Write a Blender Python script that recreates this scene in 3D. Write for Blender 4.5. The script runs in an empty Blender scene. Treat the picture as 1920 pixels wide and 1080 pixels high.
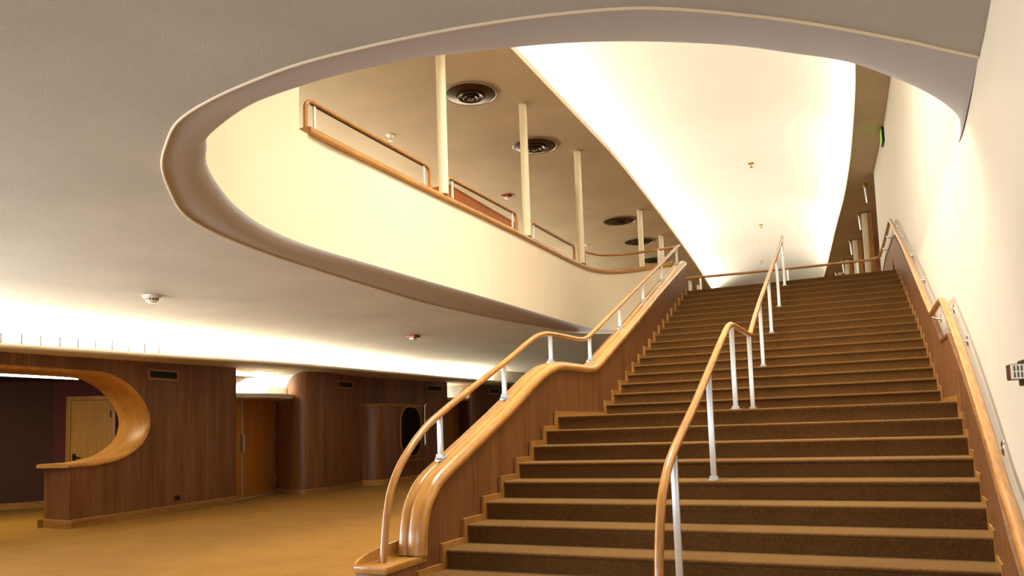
import bpy, bmesh, math, random
import numpy as np
from mathutils import Vector, Matrix
random.seed(4)
S = bpy.context.scene
COL = S.collection

# ------------------------------------------------------------------ camera
cam = bpy.data.cameras.new('camera')
cam_o = bpy.data.objects.new('camera', cam); COL.objects.link(cam_o)
RX = (0.9127421, 0.4072074, -0.0329240)
UP = (0.0652764, -0.0658098, 0.9956947)
FW = (-0.4032875, 0.9109617, 0.0866485)
CAM = (3.09053, -8.25820, -0.10814)
M = Matrix(((RX[0], UP[0], -FW[0], CAM[0]), (RX[1], UP[1], -FW[1], CAM[1]), (RX[2], UP[2], -FW[2], CAM[2]), (0, 0, 0, 1)))
cam_o.matrix_world = M
cam.sensor_width = 36; cam.sensor_fit = 'HORIZONTAL'
cam.lens = 1408.384 / 1920 * 36
cam.shift_y = 137.65 / 1920
cam.clip_end = 200
S.camera = cam_o

# ------------------------------------------------------------------ world, exposure, large lights
S.view_settings.view_transform = 'Standard'
S.view_settings.look = 'None'
S.view_settings.gamma = 1
S.view_settings.use_curve_mapping = False
S.view_settings.exposure = 0.0
w = bpy.data.worlds.new('world'); S.world = w; w.use_nodes = True
w.node_tree.nodes['Background'].inputs[0].default_value = (1.0, 0.95, 0.88, 1)
w.node_tree.nodes['Background'].inputs[1].default_value = 0.35

def area(name, loc, direction, sx, sy, watts, color, spread=180):
    l = bpy.data.lights.new(name, 'AREA'); l.shape = 'RECTANGLE'; l.size = sx; l.size_y = sy
    l.energy = watts; l.color = color; l.spread = math.radians(spread)
    o = bpy.data.objects.new(name, l); COL.objects.link(o)
    d = Vector(direction).normalized()
    o.location = loc
    # local -Z along d, local Y kept along the world y axis as far as possible
    z = -d; y = Vector((0, 1, 0)); y = (y - z * y.dot(z))
    if y.length < 1e-3: y = Vector((0, 0, 1))
    y.normalize(); x = y.cross(z)
    o.rotation_euler = Matrix((x, y, z)).transposed().to_euler()
    return o
WARM = (1.0, 0.84, 0.60); WARMW = (1.0, 0.92, 0.77); DAY = (0.92, 0.96, 1.0)
# cove lamps of the upper vault (on top of both soffits)
for y0, y1, xa in ((-7, 3, -2.15), (3, 14, -2.1), (14, 24, -2.45), (24, 34, -3.1)):
    area('cove_lamp_upper', (xa, (y0 + y1) / 2, 6.27), (0.55, 0, 0.8), 0.25, y1 - y0, 16 * (y1 - y0) * (1.0 if y0 < 10 else 1.35), WARMW)
for y0, y1, xa in ((-7, 3, 3.86), (3, 12, 3.86), (12, 20, 3.60), (20, 30, 3.05)):
    area('cove_lamp_upper', (xa, (y0 + y1) / 2, 6.27), (-0.5, 0, 0.85), 0.2, y1 - y0, 13 * (y1 - y0) * (1.0 if y0 < 10 else 1.35), WARMW)
# added fill, out of view above the stair well, brightens treads and parapet
area('lobby_fill_upper', (1.5, -0.4, 7.5), (0.06, 0.22, -1), 3.0, 4.4, 940, (1.0, 0.88, 0.68), 118)
# fluorescent cove along the left wall of the lower lobby
for y0, y1, xa in ((-9, -1, -9.35), (-1, 5, -9.30), (5, 12, -9.2), (12, 22, -8.95)):
    area('cove_lamp_lower', (xa, (y0 + y1) / 2, 1.60), (0.35, 0, 0.95), 0.3, y1 - y0, 175 * (y1 - y0), WARM)
# added fill behind the camera, for daylight assumed from unseen entrance windows
area('rear_fill', (-3.0, -15.6, 0.1), (0, 1, 0.0), 14.0, 2.8, 350, DAY)
# added daylight-coloured fill left of the camera, tilted up to brighten ceiling and rim
area('side_fill', (-9.3, -8.6, -0.3), (1, 0.05, 0.22), 2.6, 10.0, 900, DAY)
# added fill at the back of the balcony, brightens the soffit
area('balcony_fill', (-8.4, 8.0, 4.3), (0.75, 0, 0.66), 0.5, 30.0, 1000, (1.0, 0.88, 0.68))

# ------------------------------------------------------------------ materials
def lin(h):
    h = h.lstrip('#'); v = [int(h[i:i + 2], 16) / 255 for i in (0, 2, 4)]
    return tuple(c / 12.92 if c <= 0.04045 else ((c + 0.055) / 1.055) ** 2.4 for c in v) + (1,)
class NT:
    def __init__(s, name, rough=0.5, metal=0.0, spec=0.5):
        s.m = bpy.data.materials.new(name); s.m.use_nodes = True
        s.t = s.m.node_tree; s.b = s.t.nodes['Principled BSDF']
        s.b.inputs['Roughness'].default_value = rough; s.b.inputs['Metallic'].default_value = metal
        s.b.inputs['Specular IOR Level'].default_value = spec
    def n(s, typ, **k):
        x = s.t.nodes.new(typ)
        for a, v in k.items():
            if a.startswith('i_'): x.inputs[int(a[2:])].default_value = v
            else: setattr(x, a, v)
        return x
    def l(s, a, b): s.t.links.new(a, b)
    def pos(s, scale=(1, 1, 1)):
        g = s.n('ShaderNodeNewGeometry'); mp = s.n('ShaderNodeMapping')
        mp.inputs['Scale'].default_value = scale
        s.l(g.outputs['Position'], mp.inputs['Vector']); return mp.outputs[0]
    def ramp(s, fac, stops):
        r = s.n('ShaderNodeValToRGB'); e = r.color_ramp.elements
        e[0].position, e[0].color = stops[0]; e[1].position, e[1].color = stops[-1]
        for p, c in stops[1:-1]:
            q = e.new(p); q.color = c
        s.l(fac, r.inputs[0]); return r.outputs[0]
    def bump(s, fac, strength, dist):
        b = s.n('ShaderNodeBump'); b.inputs['Strength'].default_value = strength; b.inputs['Distance'].default_value = dist
        s.l(fac, b.inputs['Height']); s.l(b.outputs[0], s.b.inputs['Normal'])
def plain(name, col, rough=0.5, metal=0.0, spec=0.5, var=0.0, vscale=3.0):
    k = NT(name, rough, metal, spec); c = lin(col) if isinstance(col, str) else col
    if var:
        nz = k.n('ShaderNodeTexNoise'); nz.inputs['Scale'].default_value = vscale; nz.inputs['Detail'].default_value = 4
        k.l(k.pos(), nz.inputs['Vector'])
        a = tuple(x * (1 - var) for x in c[:3]) + (1,); b = tuple(min(1, x * (1 + var)) for x in c[:3]) + (1,)
        k.l(k.ramp(nz.outputs[0], [(0.3, a), (0.7, b)]), k.b.inputs['Base Color'])
    else: k.b.inputs['Base Color'].default_value = c
    return k.m
def wood(name, dark, mid, light, scale, rough, fine=(1, 1, 1), coat=0.0, bump=0.03):
    k = NT(name, rough)
    a = k.n('ShaderNodeTexNoise'); a.inputs['Scale'].default_value = 1; a.inputs['Detail'].default_value = 6; a.inputs['Roughness'].default_value = 0.65
    k.l(k.pos(scale), a.inputs['Vector'])
    b = k.n('ShaderNodeTexNoise'); b.inputs['Scale'].default_value = 1; b.inputs['Detail'].default_value = 3
    k.l(k.pos(tuple(s * f for s, f in zip(scale, (0.12, 0.12, 0.5)))), b.inputs['Vector'])
    mx = k.n('ShaderNodeMath', operation='MULTIPLY_ADD'); mx.inputs[1].default_value = 0.6
    k.l(a.outputs[0], mx.inputs[0])
    m2 = k.n('ShaderNodeMath', operation='MULTIPLY'); m2.inputs[1].default_value = 0.4; k.l(b.outputs[0], m2.inputs[0])
    k.l(m2.outputs[0], mx.inputs[2])
    k.l(k.ramp(mx.outputs[0], [(0.32, lin(dark)), (0.5, lin(mid)), (0.68, lin(light))]), k.b.inputs['Base Color'])
    if bump: k.bump(a.outputs[0], bump, 0.01)
    if coat:
        k.b.inputs['Coat Weight'].default_value = coat; k.b.inputs['Coat Roughness'].default_value = 0.12
    return k.m
def emis(name, col, strength):
    k = NT(name); k.b.inputs['Base Color'].default_value = lin(col)
    k.b.inputs['Emission Color'].default_value = lin(col); k.b.inputs['Emission Strength'].default_value = strength
    return k.m
def carpet(name, c0, c1, steps):
    k = NT(name, 0.95, 0, 0.1)
    g = k.n('ShaderNodeNewGeometry'); sp = k.n('ShaderNodeSeparateXYZ'); k.l(g.outputs['Position'], sp.inputs[0])
    nz = k.n('ShaderNodeTexNoise'); nz.inputs['Scale'].default_value = 2.2; nz.inputs['Detail'].default_value = 5
    k.l(g.outputs['Position'], nz.inputs['Vector'])
    fine = k.n('ShaderNodeTexNoise'); fine.inputs['Scale'].default_value = 140; fine.inputs['Detail'].default_value = 2
    k.l(g.outputs['Position'], fine.inputs['Vector'])
    cb = k.n('ShaderNodeCombineXYZ'); k.l(sp.outputs[0], cb.inputs[0])
    ad = k.n('ShaderNodeMath', operation='ADD'); k.l(sp.outputs[1], ad.inputs[0]); k.l(sp.outputs[2], ad.inputs[1]); k.l(ad.outputs[0], cb.inputs[1])
    br = k.n('ShaderNodeTexBrick'); br.inputs['Scale'].default_value = 1
    br.inputs['Brick Width'].default_value = 0.017 if steps else 0.024; br.inputs['Row Height'].default_value = 0.0145 if steps else 0.016
    br.inputs['Mortar Size'].default_value = 0.003; br.inputs['Mortar Smooth'].default_value = 0.6
    br.inputs['Color1'].default_value = lin(c0); br.inputs['Color2'].default_value = lin(c1)
    br.inputs['Mortar'].default_value = tuple(x * 0.45 for x in lin(c0)[:3]) + (1,)
    k.l(cb.outputs[0], br.inputs['Vector'])
    m = k.n('ShaderNodeMix', data_type='RGBA', blend_type='MULTIPLY'); m.inputs[0].default_value = 0.55
    k.l(br.outputs['Color'], m.inputs[6])
    k.l(k.ramp(nz.outputs[0], [(0.3, (0.72, 0.70, 0.66, 1)), (0.7, (1, 1, 1, 1))]), m.inputs[7])
    m2 = k.n('ShaderNodeMix', data_type='RGBA', blend_type='MULTIPLY'); m2.inputs[0].default_value = 0.8
    k.l(m.outputs[2], m2.inputs[6]); k.l(k.ramp(fine.outputs[0], [(0.3, (0.5, 0.5, 0.5, 1)), (0.65, (1, 1, 1, 1))]), m2.inputs[7])
    k.l(m2.outputs[2], k.b.inputs['Base Color'])
    k.bump(br.outputs['Fac'], -0.35, 0.004)
    k.b.inputs['Sheen Weight'].default_value = 0.30 if steps else 0.06; k.b.inputs['Sheen Roughness'].default_value = 0.4; k.b.inputs['Sheen Tint'].default_value = (1.0, 0.70, 0.32, 1)
    return k.m
def plaster(name, c, sc, st, dist, var):
    k = NT(name, 0.9, 0, 0.2)
    a = k.n('ShaderNodeTexNoise'); a.inputs['Scale'].default_value = sc; a.inputs['Detail'].default_value = 5; a.inputs['Roughness'].default_value = 0.6
    k.l(k.pos(), a.inputs['Vector'])
    b = k.n('ShaderNodeTexNoise'); b.inputs['Scale'].default_value = 0.9; b.inputs['Detail'].default_value = 4
    k.l(k.pos(), b.inputs['Vector'])
    cc = lin(c)
    k.l(k.ramp(b.outputs[0], [(0.3, tuple(x * (1 - var) for x in cc[:3]) + (1,)), (0.7, cc)]), k.b.inputs['Base Color'])
    k.bump(a.outputs[0], st, dist)
    return k.m

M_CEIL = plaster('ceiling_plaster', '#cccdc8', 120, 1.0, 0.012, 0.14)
M_RIM = plaster('rim_plaster', '#b6b9c2', 8, 0.08, 0.01, 0.04)  # grey paint, tinted bluish in place of cool daylight
M_SOFFIT = plaster('soffit_plaster', '#cbbfa4', 6, 0.10, 0.01, 0.16)
M_SLIP = plain('soffit_lip', '#e6dcc0', 0.8)
M_WHITE = plain('white_wall', '#e8ddc6', 0.75, 0, 0.3, 0.02, 1.2)
M_RWALL = plain('right_wall', '#cfcbc2', 0.5, 0, 0.4, 0.03, 0.8)
M_VAULT = plain('vault_white', '#f3f0e8', 0.8, 0, 0.2, 0.02, 0.5)
M_LIP = plain('cove_lip', '#cfc4ae', 0.6)
M_PANEL = wood('walnut_panel', '#4e2f14', '#724722', '#8f6234', (38, 38, 0.9), 0.40)
M_PANELS = wood('stair_panel', '#4a2a10', '#6c4320', '#85582e', (42, 42, 0.9), 0.48)
M_OAK = wood('oak', '#956830', '#ad7c3e', '#c09252', (50, 4, 4), 0.24, coat=0.5)
M_OAKV = wood('oak_vertical', '#9c6a28', '#b88138', '#cc9a4c', (30, 30, 1.2), 0.38)
M_RAIL = wood('rail_oak', '#8a5c26', '#aa773a', '#c08d50', (60, 6, 6), 0.26, coat=0.4)
M_TRIM = wood('trim_oak', '#74501f', '#936730', '#a87d42', (30, 8, 8), 0.4)
M_BASE = wood('baseboard_oak', '#6e4a1e', '#94682e', '#ab8040', (20, 6, 30), 0.4)
M_DOOR = wood('door_oak', '#965f24', '#b2762e', '#c4883c', (26, 26, 0.8), 0.38)
M_CARPET = carpet('floor_carpet', '#b8883f', '#a87a36', False)
M_STEP = carpet('stair_carpet', '#7e5a30', '#6c4a26', True)
M_METAL = plain('satin_aluminium', '#dfe5ea', 0.28, 0.55)
M_PLATE = plain('base_plate_metal', '#b4b6b4', 0.35, 0.8)
M_CHROME = plain('chrome', '#e4eaf0', 0.12, 1.0)
M_DARK = plain('dark_bronze', '#2b241a', 0.3, 0.7)
M_BLACK = plain('black_plastic', '#15110f', 0.4)
M_MAROON = plain('maroon_wall', '#5a2a2c', 0.7, 0, 0.3, 0.08)
M_BROWNW = plain('brown_wall', '#43261e', 0.7, 0, 0.3, 0.08)
M_COL = plain('column_white', '#efe4c8', 0.35)
M_DIFF = plain('diffuser_metal', '#4e4330', 0.28, 0.8)
M_PLASTIC = plain('white_plastic', '#ece8dc', 0.4)
M_RED = plain('red_plastic', '#8a1c18', 0.35)
M_BRASS = plain('brass', '#c9a552', 0.25, 0.9)
M_GLASSD = plain('dark_glass', '#0a0706', 0.06, 0, 0.6)
M_ORANGE = wood('orange_wood', '#bb6626', '#cc7632', '#d88642', (20, 20, 1), 0.4)
M_TUBE = emis('tube_glow', '#e8f2e0', 9.0)
M_DOWN = emis('downlight_glow', '#fff2d8', 14.0)
M_EXIT = emis('exit_green', '#6fd23a', 0.7)
M_SCREEN = plain('screen_glass', '#5a2f22', 0.15, 0, 0.6)
M_VFRAME = plain('vent_frame', '#946a44', 0.5)
M_DOORY = wood('door_yellow_oak', '#a8741a', '#bd8622', '#cc962e', (26, 26, 0.8), 0.42)
M_FROST = NT('frosted_glass', 0.3); M_FROST.b.inputs['Base Color'].default_value = lin('#f4efe0'); M_FROST.b.inputs['Transmission Weight'].default_value = 0.95; M_FROST.b.inputs['IOR'].default_value = 1.08; M_FROST = M_FROST.m

# ------------------------------------------------------------------ helpers
class MB:
    """collects verts and faces; put() links them as one mesh object"""
    def __init__(s): s.v = []; s.f = []
    def add(s, vs, fs):
        o = len(s.v); s.v += [tuple(map(float, p)) for p in vs]; s.f += [tuple(i + o for i in f) for f in fs]; return s
    def box(s, a, b):
        (x0, y0, z0), (x1, y1, z1) = a, b
        vs = [(x0, y0, z0), (x1, y0, z0), (x1, y1, z0), (x0, y1, z0), (x0, y0, z1), (x1, y0, z1), (x1, y1, z1), (x0, y1, z1)]
        return s.add(vs, [(0, 3, 2, 1), (4, 5, 6, 7), (0, 1, 5, 4), (1, 2, 6, 5), (2, 3, 7, 6), (3, 0, 4, 7)])
    def obox(s, o, u, v, n, a, b):
        """box in the frame o + a*u + b*v + c*n"""
        o, u, v, n = map(Vector, (o, u, v, n)); P = lambda q: o + u * q[0] + v * q[1] + n * q[2]
        m = MB().box(a, b); return s.add([P(q) for q in m.v], m.f)
    def grid(s, rows, closed=False, flip=False):
        n = len(rows[0]); vs = [p for r in rows for p in r]; fs = []
        for i in range(len(rows) - 1):
            for j in range(n if closed else n - 1):
                k = (j + 1) % n; f = (i * n + j, i * n + k, (i + 1) * n + k, (i + 1) * n + j)
                fs.append(f[::-1] if flip else f)
        return s.add(vs, fs)
    def loft(s, rows):
        """closed rings with end caps"""
        n = len(rows[0]); s.grid(rows, True)
        o = len(s.v) - n * len(rows)
        s.f.append(tuple(range(o + n - 1, o - 1, -1))); e = o + n * (len(rows) - 1); s.f.append(tuple(range(e, e + n)))
        return s
    def prism(s, poly, off):
        """flat polygon of 3d points extruded by off"""
        n = len(poly); off = Vector(off)
        vs = [Vector(p) for p in poly] + [Vector(p) + off for p in poly]
        fs = [tuple(range(n - 1, -1, -1)), tuple(range(n, 2 * n))] + [(i, (i + 1) % n, n + (i + 1) % n, n + i) for i in range(n)]
        return s.add(vs, fs)
    def tube(s, pts, r, seg=12, ry=None):
        P = [Vector(p) for p in pts]; rows = []
        t0 = (P[1] - P[0]).normalized(); up = Vector((0, 0, 1)) if abs(t0.z) < 0.9 else Vector((1, 0, 0))
        nrm = (up - t0 * up.dot(t0)).normalized()
        for i, p in enumerate(P):
            t = ((P[min(i + 1, len(P) - 1)] - P[max(i - 1, 0)])).normalized()
            nrm = (nrm - t * nrm.dot(t)).normalized(); b = t.cross(nrm)
            rows.append([p + (nrm * math.cos(a) * r + b * math.sin(a) * (ry or r)) for a in [2 * math.pi * k / seg for k in range(seg)]])
        return s.loft(rows)
    def lathe(s, prof, c, seg=32):
        """prof = [(r, z)], about the vertical through c"""
        rows = [[(c[0] + r * math.cos(a), c[1] + r * math.sin(a), c[2] + z) for a in [2 * math.pi * k / seg for k in range(seg)]] for r, z in prof]
        return s.loft(rows)
    def put(s, name, mat, parent=None, smooth=40, tri=False, bevel=0):
        loc = parent.matrix_world.translation.copy() if parent else Vector()
        if parent:
            loc = Vector(parent.get('_o', (0, 0, 0)))
        me = bpy.data.meshes.new(name)
        me.from_pydata([Vector(p) - loc for p in s.v], [], s.f)
        bm = bmesh.new(); bm.from_mesh(me)
        bmesh.ops.remove_doubles(bm, verts=bm.verts, dist=1e-5)
        if bevel:
            bmesh.ops.bevel(bm, geom=[e for e in bm.edges if len(e.link_faces) == 2 and e.calc_face_angle(0) > 0.6], offset=bevel, segments=2, profile=0.6, affect='EDGES')
        if tri: bmesh.ops.triangulate(bm, faces=bm.faces)
        bmesh.ops.recalc_face_normals(bm, faces=bm.faces)
        bm.to_mesh(me); bm.free()
        if smooth:
            for p in me.polygons: p.use_smooth = True
            me.set_sharp_from_angle(angle=math.radians(smooth))
        me.materials.append(mat)
        o = bpy.data.objects.new(name, me); COL.objects.link(o)
        if parent: o.parent = parent; o['_o'] = tuple(loc)
        return o
def thing(name, loc, label, cat, group=None):
    o = bpy.data.objects.new(name, None); COL.objects.link(o); o.location = loc; o.empty_display_size = 0.1
    o['_o'] = tuple(loc); o['label'] = label; o['category'] = cat
    if group: o['group'] = group
    return o
def tag(o, label, cat, group=None):
    o['label'] = label; o['category'] = cat
    if group: o['group'] = group
    return o
def struct(o): o['kind'] = 'structure'; return o
def dup(root, loc, label, group=None):
    r = root.copy(); COL.objects.link(r); r.location = loc; r['label'] = label
    if group: r['group'] = group
    for ch in list(root.children):
        c = ch.copy(); COL.objects.link(c); c.parent = r
        for g in list(ch.children):
            d = g.copy(); COL.objects.link(d); d.parent = c
    return r
def crom(P, n=8):
    """Catmull-Rom through the points (any dimension), centripetal-free and dense"""
    P = [np.array(p, float) for p in P]; out = []
    Q = [2 * P[0] - P[1]] + P + [2 * P[-1] - P[-2]]
    for i in range(1, len(Q) - 2):
        a, b, c, d = Q[i - 1], Q[i], Q[i + 1], Q[i + 2]
        for k in range(n):
            t = k / n
            out.append(0.5 * ((2 * b) + (c - a) * t + (2 * a - 5 * b + 4 * c - d) * t * t + (3 * b - a - 3 * c + d) * t ** 3))
    out.append(P[-1]); return [tuple(p) for p in out]
def fillet(P, R, n=8):
    """rounds the corners of a polyline; R is one radius or one per inner corner"""
    P = [Vector(p) for p in P]; out = [P[0]]
    for i in range(1, len(P) - 1):
        r = R if not isinstance(R, (list, tuple)) else R[i - 1]
        a = (P[i - 1] - P[i]); b = (P[i + 1] - P[i]); la, lb = a.length, b.length; a.normalize(); b.normalize()
        ang = a.angle(b); t = min(r / max(math.tan(ang / 2), 1e-3), la * 0.49, lb * 0.49)
        p0 = P[i] + a * t; p2 = P[i] + b * t
        for k in range(n + 1):
            u = k / n; out.append(p0 * (1 - u) ** 2 + P[i] * 2 * u * (1 - u) + p2 * u * u)
    out.append(P[-1]); return out

# ------------------------------------------------------------------ plan curves
ZF, ZC, ZU, ZS = -1.6, 1.9, 2.72, 6.07       # lower floor, lower ceiling, upper floor, upper soffit
_wy = [-16, -8.3, -5, -3.8, -3.4, -2.6, -1.6, 0, 2, 4, 6, 8, 10, 12.7]
_wx = [3.5, 3.62, 3.80, 3.885, 3.905, 3.965, 4.03, 4.105, 4.165, 4.20, 4.21, 4.21, 4.18, 4.10]
_d = np.array(crom(list(zip(_wy, _wx)), 12))
def XW(y): return float(np.interp(y, _d[:, 0], _d[:, 1]))          # right wall
def XR(y): return XW(y) - 0.045                                     # face of its wainscot
def XL(y): y = min(max(y, -3.6), 9.2); return 0.0183 * y - 0.0029 * y * y + 0.0002 * y ** 3   # left ends of the steps
LEDGE = [(-1.62, -9), (-1.6, -3), (-1.57, 0.5), (-1.56, 2.56), (-1.545, 3.57), (-1.53, 4.85), (-1.51, 6.39), (-1.49, 8.28), (-1.56, 11.03), (-1.71, 14.91), (-2.0, 20.99), (-2.46, 28.21), (-3.1, 38)]
REDGE = [(3.5, -9), (3.55, 0), (3.63, 5.78), (3.63, 7.97), (3.56, 11.38), (3.41, 14.73), (3.19, 17.84), (2.92, 21.98), (2.62, 26.38), (1.7, 38)]
LED = np.array(crom(LEDGE, 6)); RED = np.array(crom(REDGE, 6))
def xled(y): return float(np.interp(y, LED[:, 1], LED[:, 0]))
def xred(y): return float(np.interp(y, RED[:, 1], RED[:, 0]))
FAS = [(-2.46, -1.4), (-2.425, -0.1), (-2.365, 1.35), (-2.29, 2.76), (-2.225, 4.4), (-2.18, 6.0), (-2.14, 7.19), (-2.06, 7.98), (-1.80, 8.50), (-1.32, 8.66), (-0.75, 8.57), (-0.27, 8.45)]
k = 2.008 / 1.958
def up_(p): return (CAM[0] + (p[0] - CAM[0]) * k, CAM[1] + (p[1] - CAM[1]) * k)
OUT = [(3.905, -3.40)] + [up_(p) for p in [(3.70, -3.71), (3.5, -3.92), (3.24, -4.17), (3.0, -4.39), (2.66, -4.66), (2.32, -4.88), (1.96, -5.01), (1.58, -5.10), (1.16, -5.16), (0.68, -5.19), (0.32, -5.17), (-0.16, -5.09), (-0.57, -4.96), (-0.91, -4.75), (-1.3, -4.45), (-1.69, -4.04), (-2.10, -3.53), (-2.33, -3.03), (-2.47, -2.5), (-2.58, -1.85), (-2.66, -0.98), (-2.74, 0.29), (-2.79, 1.85), (-2.68, 3.46), (-2.45, 5.22), (-2.20, 6.41), (-1.85, 7.23)]] + [(-1.1, 8.15), (-0.30, 8.35)]
INN = [(4.035, -1.45), (4.0, -1.88), (3.955, -2.12), (3.84, -2.42), (3.69, -2.73), (3.51, -3.03), (3.26, -3.39), (2.97, -3.66), (2.70, -3.90), (2.43, -4.09), (2.17, -4.25), (1.90, -4.39), (1.62, -4.50), (1.19, -4.64), (0.70, -4.71), (0.32, -4.72), (-0.13, -4.68), (-0.57, -4.54), (-0.95, -4.36), (-1.16, -4.17), (-1.42, -3.92), (-1.73, -3.50), (-2.08, -2.90), (-2.34, -2.2), (-2.46, -1.4)] + FAS[1:]
def resample(P, n):
    P = np.array(crom(P, 10)); s = np.r_[0, np.cumsum(np.hypot(*np.diff(P, axis=0).T))]
    t = np.linspace(0, s[-1], n); return [(float(np.interp(a, s, P[:, 0])), float(np.interp(a, s, P[:, 1]))) for a in t]

# ------------------------------------------------------------------ setting: floors, ceilings, walls
struct(MB().add([(-22, -16.5, ZF), (5, -16.5, ZF), (5, 30, ZF), (-22, 30, ZF)], [(0, 1, 2, 3)]).put('floor', M_CARPET, smooth=0))
O = resample(OUT, 420)
cove_edge = crom([(-9.2, -17), (-9.1, -7), (-8.90, -0.87), (-8.73, 2.0), (-8.55, 6.5), (-8.39, 11.3), (-7.93, 17.3), (-7.0, 30)], 6)
loop = O + [(4.6, 8.35), (4.6, 30)] + cove_edge[::-1] + [(3.9, -17)] + [(XW(y) + 0.02, y) for y in np.linspace(-16, -3.5, 30)]
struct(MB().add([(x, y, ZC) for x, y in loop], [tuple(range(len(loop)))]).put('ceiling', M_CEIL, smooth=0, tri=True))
# rounded plaster rim of the stair-well opening: from the ceiling line up to the foot of the wall above
NR = 420
Ou = resample(OUT, NR)
# match every outer point with an inner one by a few anchor pairs
anc = [(0, 0), (7, 10), (15, 18), (20, 23), (23, 26), (len(OUT) - 3, len(INN) - 5), (len(OUT) - 1, len(INN) - 1)]
Oc = np.array(crom(OUT, 10)); Ic = np.array(crom(INN, 10))
rows = []; inner = []
for i in range(NR):
    t = i / (NR - 1) * (len(OUT) - 1)
    j = np.interp(t, [a for a, _ in anc], [b for _, b in anc])
    o = np.array([np.interp(t * 10, range(len(Oc)), Oc[:, c]) for c in (0, 1)])
    q = np.array([np.interp(j * 10, range(len(Ic)), Ic[:, c]) for c in (0, 1)])
    inner.append(tuple(q)); r = []
    for m in range(11):
        a = m / 10 * math.pi / 2
        pxy = o + (q - o) * math.sin(a); z = ZC + 0.012 + 0.14 * (1 - math.cos(a))
        r.append((pxy[0], pxy[1], z))
    rows.append([(o[0], o[1], ZC)] + r)
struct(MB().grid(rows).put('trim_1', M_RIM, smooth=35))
struct(MB().tube([(r[0][0], r[0][1], ZC - 0.002) for r in rows], 0.009, 8).put('highlight_bead', M_WHITE))  # white bead added to draw the bright highlight along the rim edge
# wall round the well above the rim: low parapet near the camera, full height at the left end, parapet under the balcony rails
ZT = 3.38
full = []
for i, (x, y) in enumerate(inner):
    j = min(i + 1, NR - 1); k0 = max(i - 1, 0)
    d = np.array(inner[j]) - np.array(inner[k0]); nrm = np.array([-d[1], d[0]]) / np.hypot(*d)   # towards outside of the well
    if nrm @ (np.array((x, y)) - np.array((0.8, 1.0))) < 0: nrm = -nrm
    full.append(((x, y), (x + nrm[0] * 0.2, y + nrm[1] * 0.2)))
def wallrun(i0, i1, z0, z1):
    R = []
    for i in range(i0, i1 + 1):
        a, b = full[i]; R.append([(a[0], a[1], z0), (a[0], a[1], z1), (b[0], b[1], z1), (b[0], b[1], z0)])
    return R
iA = next(i for i, (x, y) in enumerate(inner) if x < -1.25); iB = next(i for i, (x, y) in enumerate(inner) if x < -2.3 and y > -1.58)
struct(MB().loft(wallrun(0, iA, ZC + 0.152, ZT)).put('wall_well_front', M_WHITE, smooth=35))
struct(MB().loft(wallrun(iA, iB, ZC + 0.152, ZS + 0.05)).put('wall_well_left', M_WHITE, smooth=35))
struct(MB().loft(wallrun(iB, NR - 1, ZC + 0.152, ZT)).put('wall_balcony', M_WHITE, smooth=35))
# upper floor slab top
loop = inner + [(-0.28, 8.134), (4.3, 8.134), (4.3, 12.7), (7, 13), (7, 40), (-9, 40), (-9, -14), (4.3, -14)] + [(XW(y) + 0.05, y) for y in np.linspace(-13, -1.6, 20)]
struct(MB().add([(x, y, ZU) for x, y in loop], [tuple(range(len(loop)))]).put('floor_upper', M_CARPET, smooth=0, tri=True))
# right wall, following its curve
ys = list(np.linspace(-16.4, 12.7, 90))
rr = [[(XW(y) if y > -16 else 3.5, y, ZF), (XW(y) if y > -16 else 3.5, y, 6.3)] for y in ys]
rr += [[(4.6, 12.72, ZF), (4.6, 12.72, 6.3)]]
struct(MB().grid(rr).put('wall_right', M_RWALL, smooth=30))
# upper soffits with pale lips, and the lit vault between them
m = MB(); L = [(x, y) for x, y in LED]
lp = L + [(-9, 38), (-9, -9)]
m.add([(x, y, ZS) for x, y in lp], [tuple(range(len(lp)))])
struct(m.put('ceiling_left_soffit', M_SOFFIT, smooth=0, tri=True))
struct(MB().loft([[(x, y, ZS - 0.004), (x + 0.012, y, ZS - 0.004), (x + 0.012, y, ZS + 0.1), (x, y, ZS + 0.1)] for x, y in L]).put('trim_2', M_SLIP))
struct(MB().loft([[(x - 1.6, y, ZS + 0.05), (x, y, ZS + 0.05), (x, y, ZS + 0.095), (x - 1.6, y, ZS + 0.095)] for x, y in L]).put('trim_3', M_SLIP))
R_ = [(x, y) for x, y in RED]
lp = R_ + [(7, 38), (7, -9)]
struct(MB().add([(x, y, ZS) for x, y in lp], [tuple(range(len(lp)))]).put('ceiling_right_soffit', M_SOFFIT, smooth=0, tri=True))
struct(MB().loft([[(x, y, ZS - 0.004), (x - 0.012, y, ZS - 0.004), (x - 0.012, y, ZS + 0.1), (x, y, ZS + 0.1)] for x, y in R_]).put('trim_4', M_SLIP))
rows = []
for y in np.linspace(-9, 38, 60):
    a = xled(y) - 1.5; b = xred(y) + 1.1; r = []
    for q in range(29):
        t = q / 28; h = 1.75 * (math.sin(math.pi * t) ** 0.75 if 0 < t < 1 else 0)
        r.append((a + (b - a) * t, y, 6.16 + h))
    rows.append(r)
v = MB().grid(rows)
e = rows[-1]; v.add(e + [(e[-1][0], 38, 5.0), (e[0][0], 38, 5.0)], [tuple(range(len(e) + 2))])
e = rows[0]; v.add(e, [tuple(range(len(e)))])
struct(v.put('ceiling_vault', M_VAULT, smooth=60, tri=False))
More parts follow.
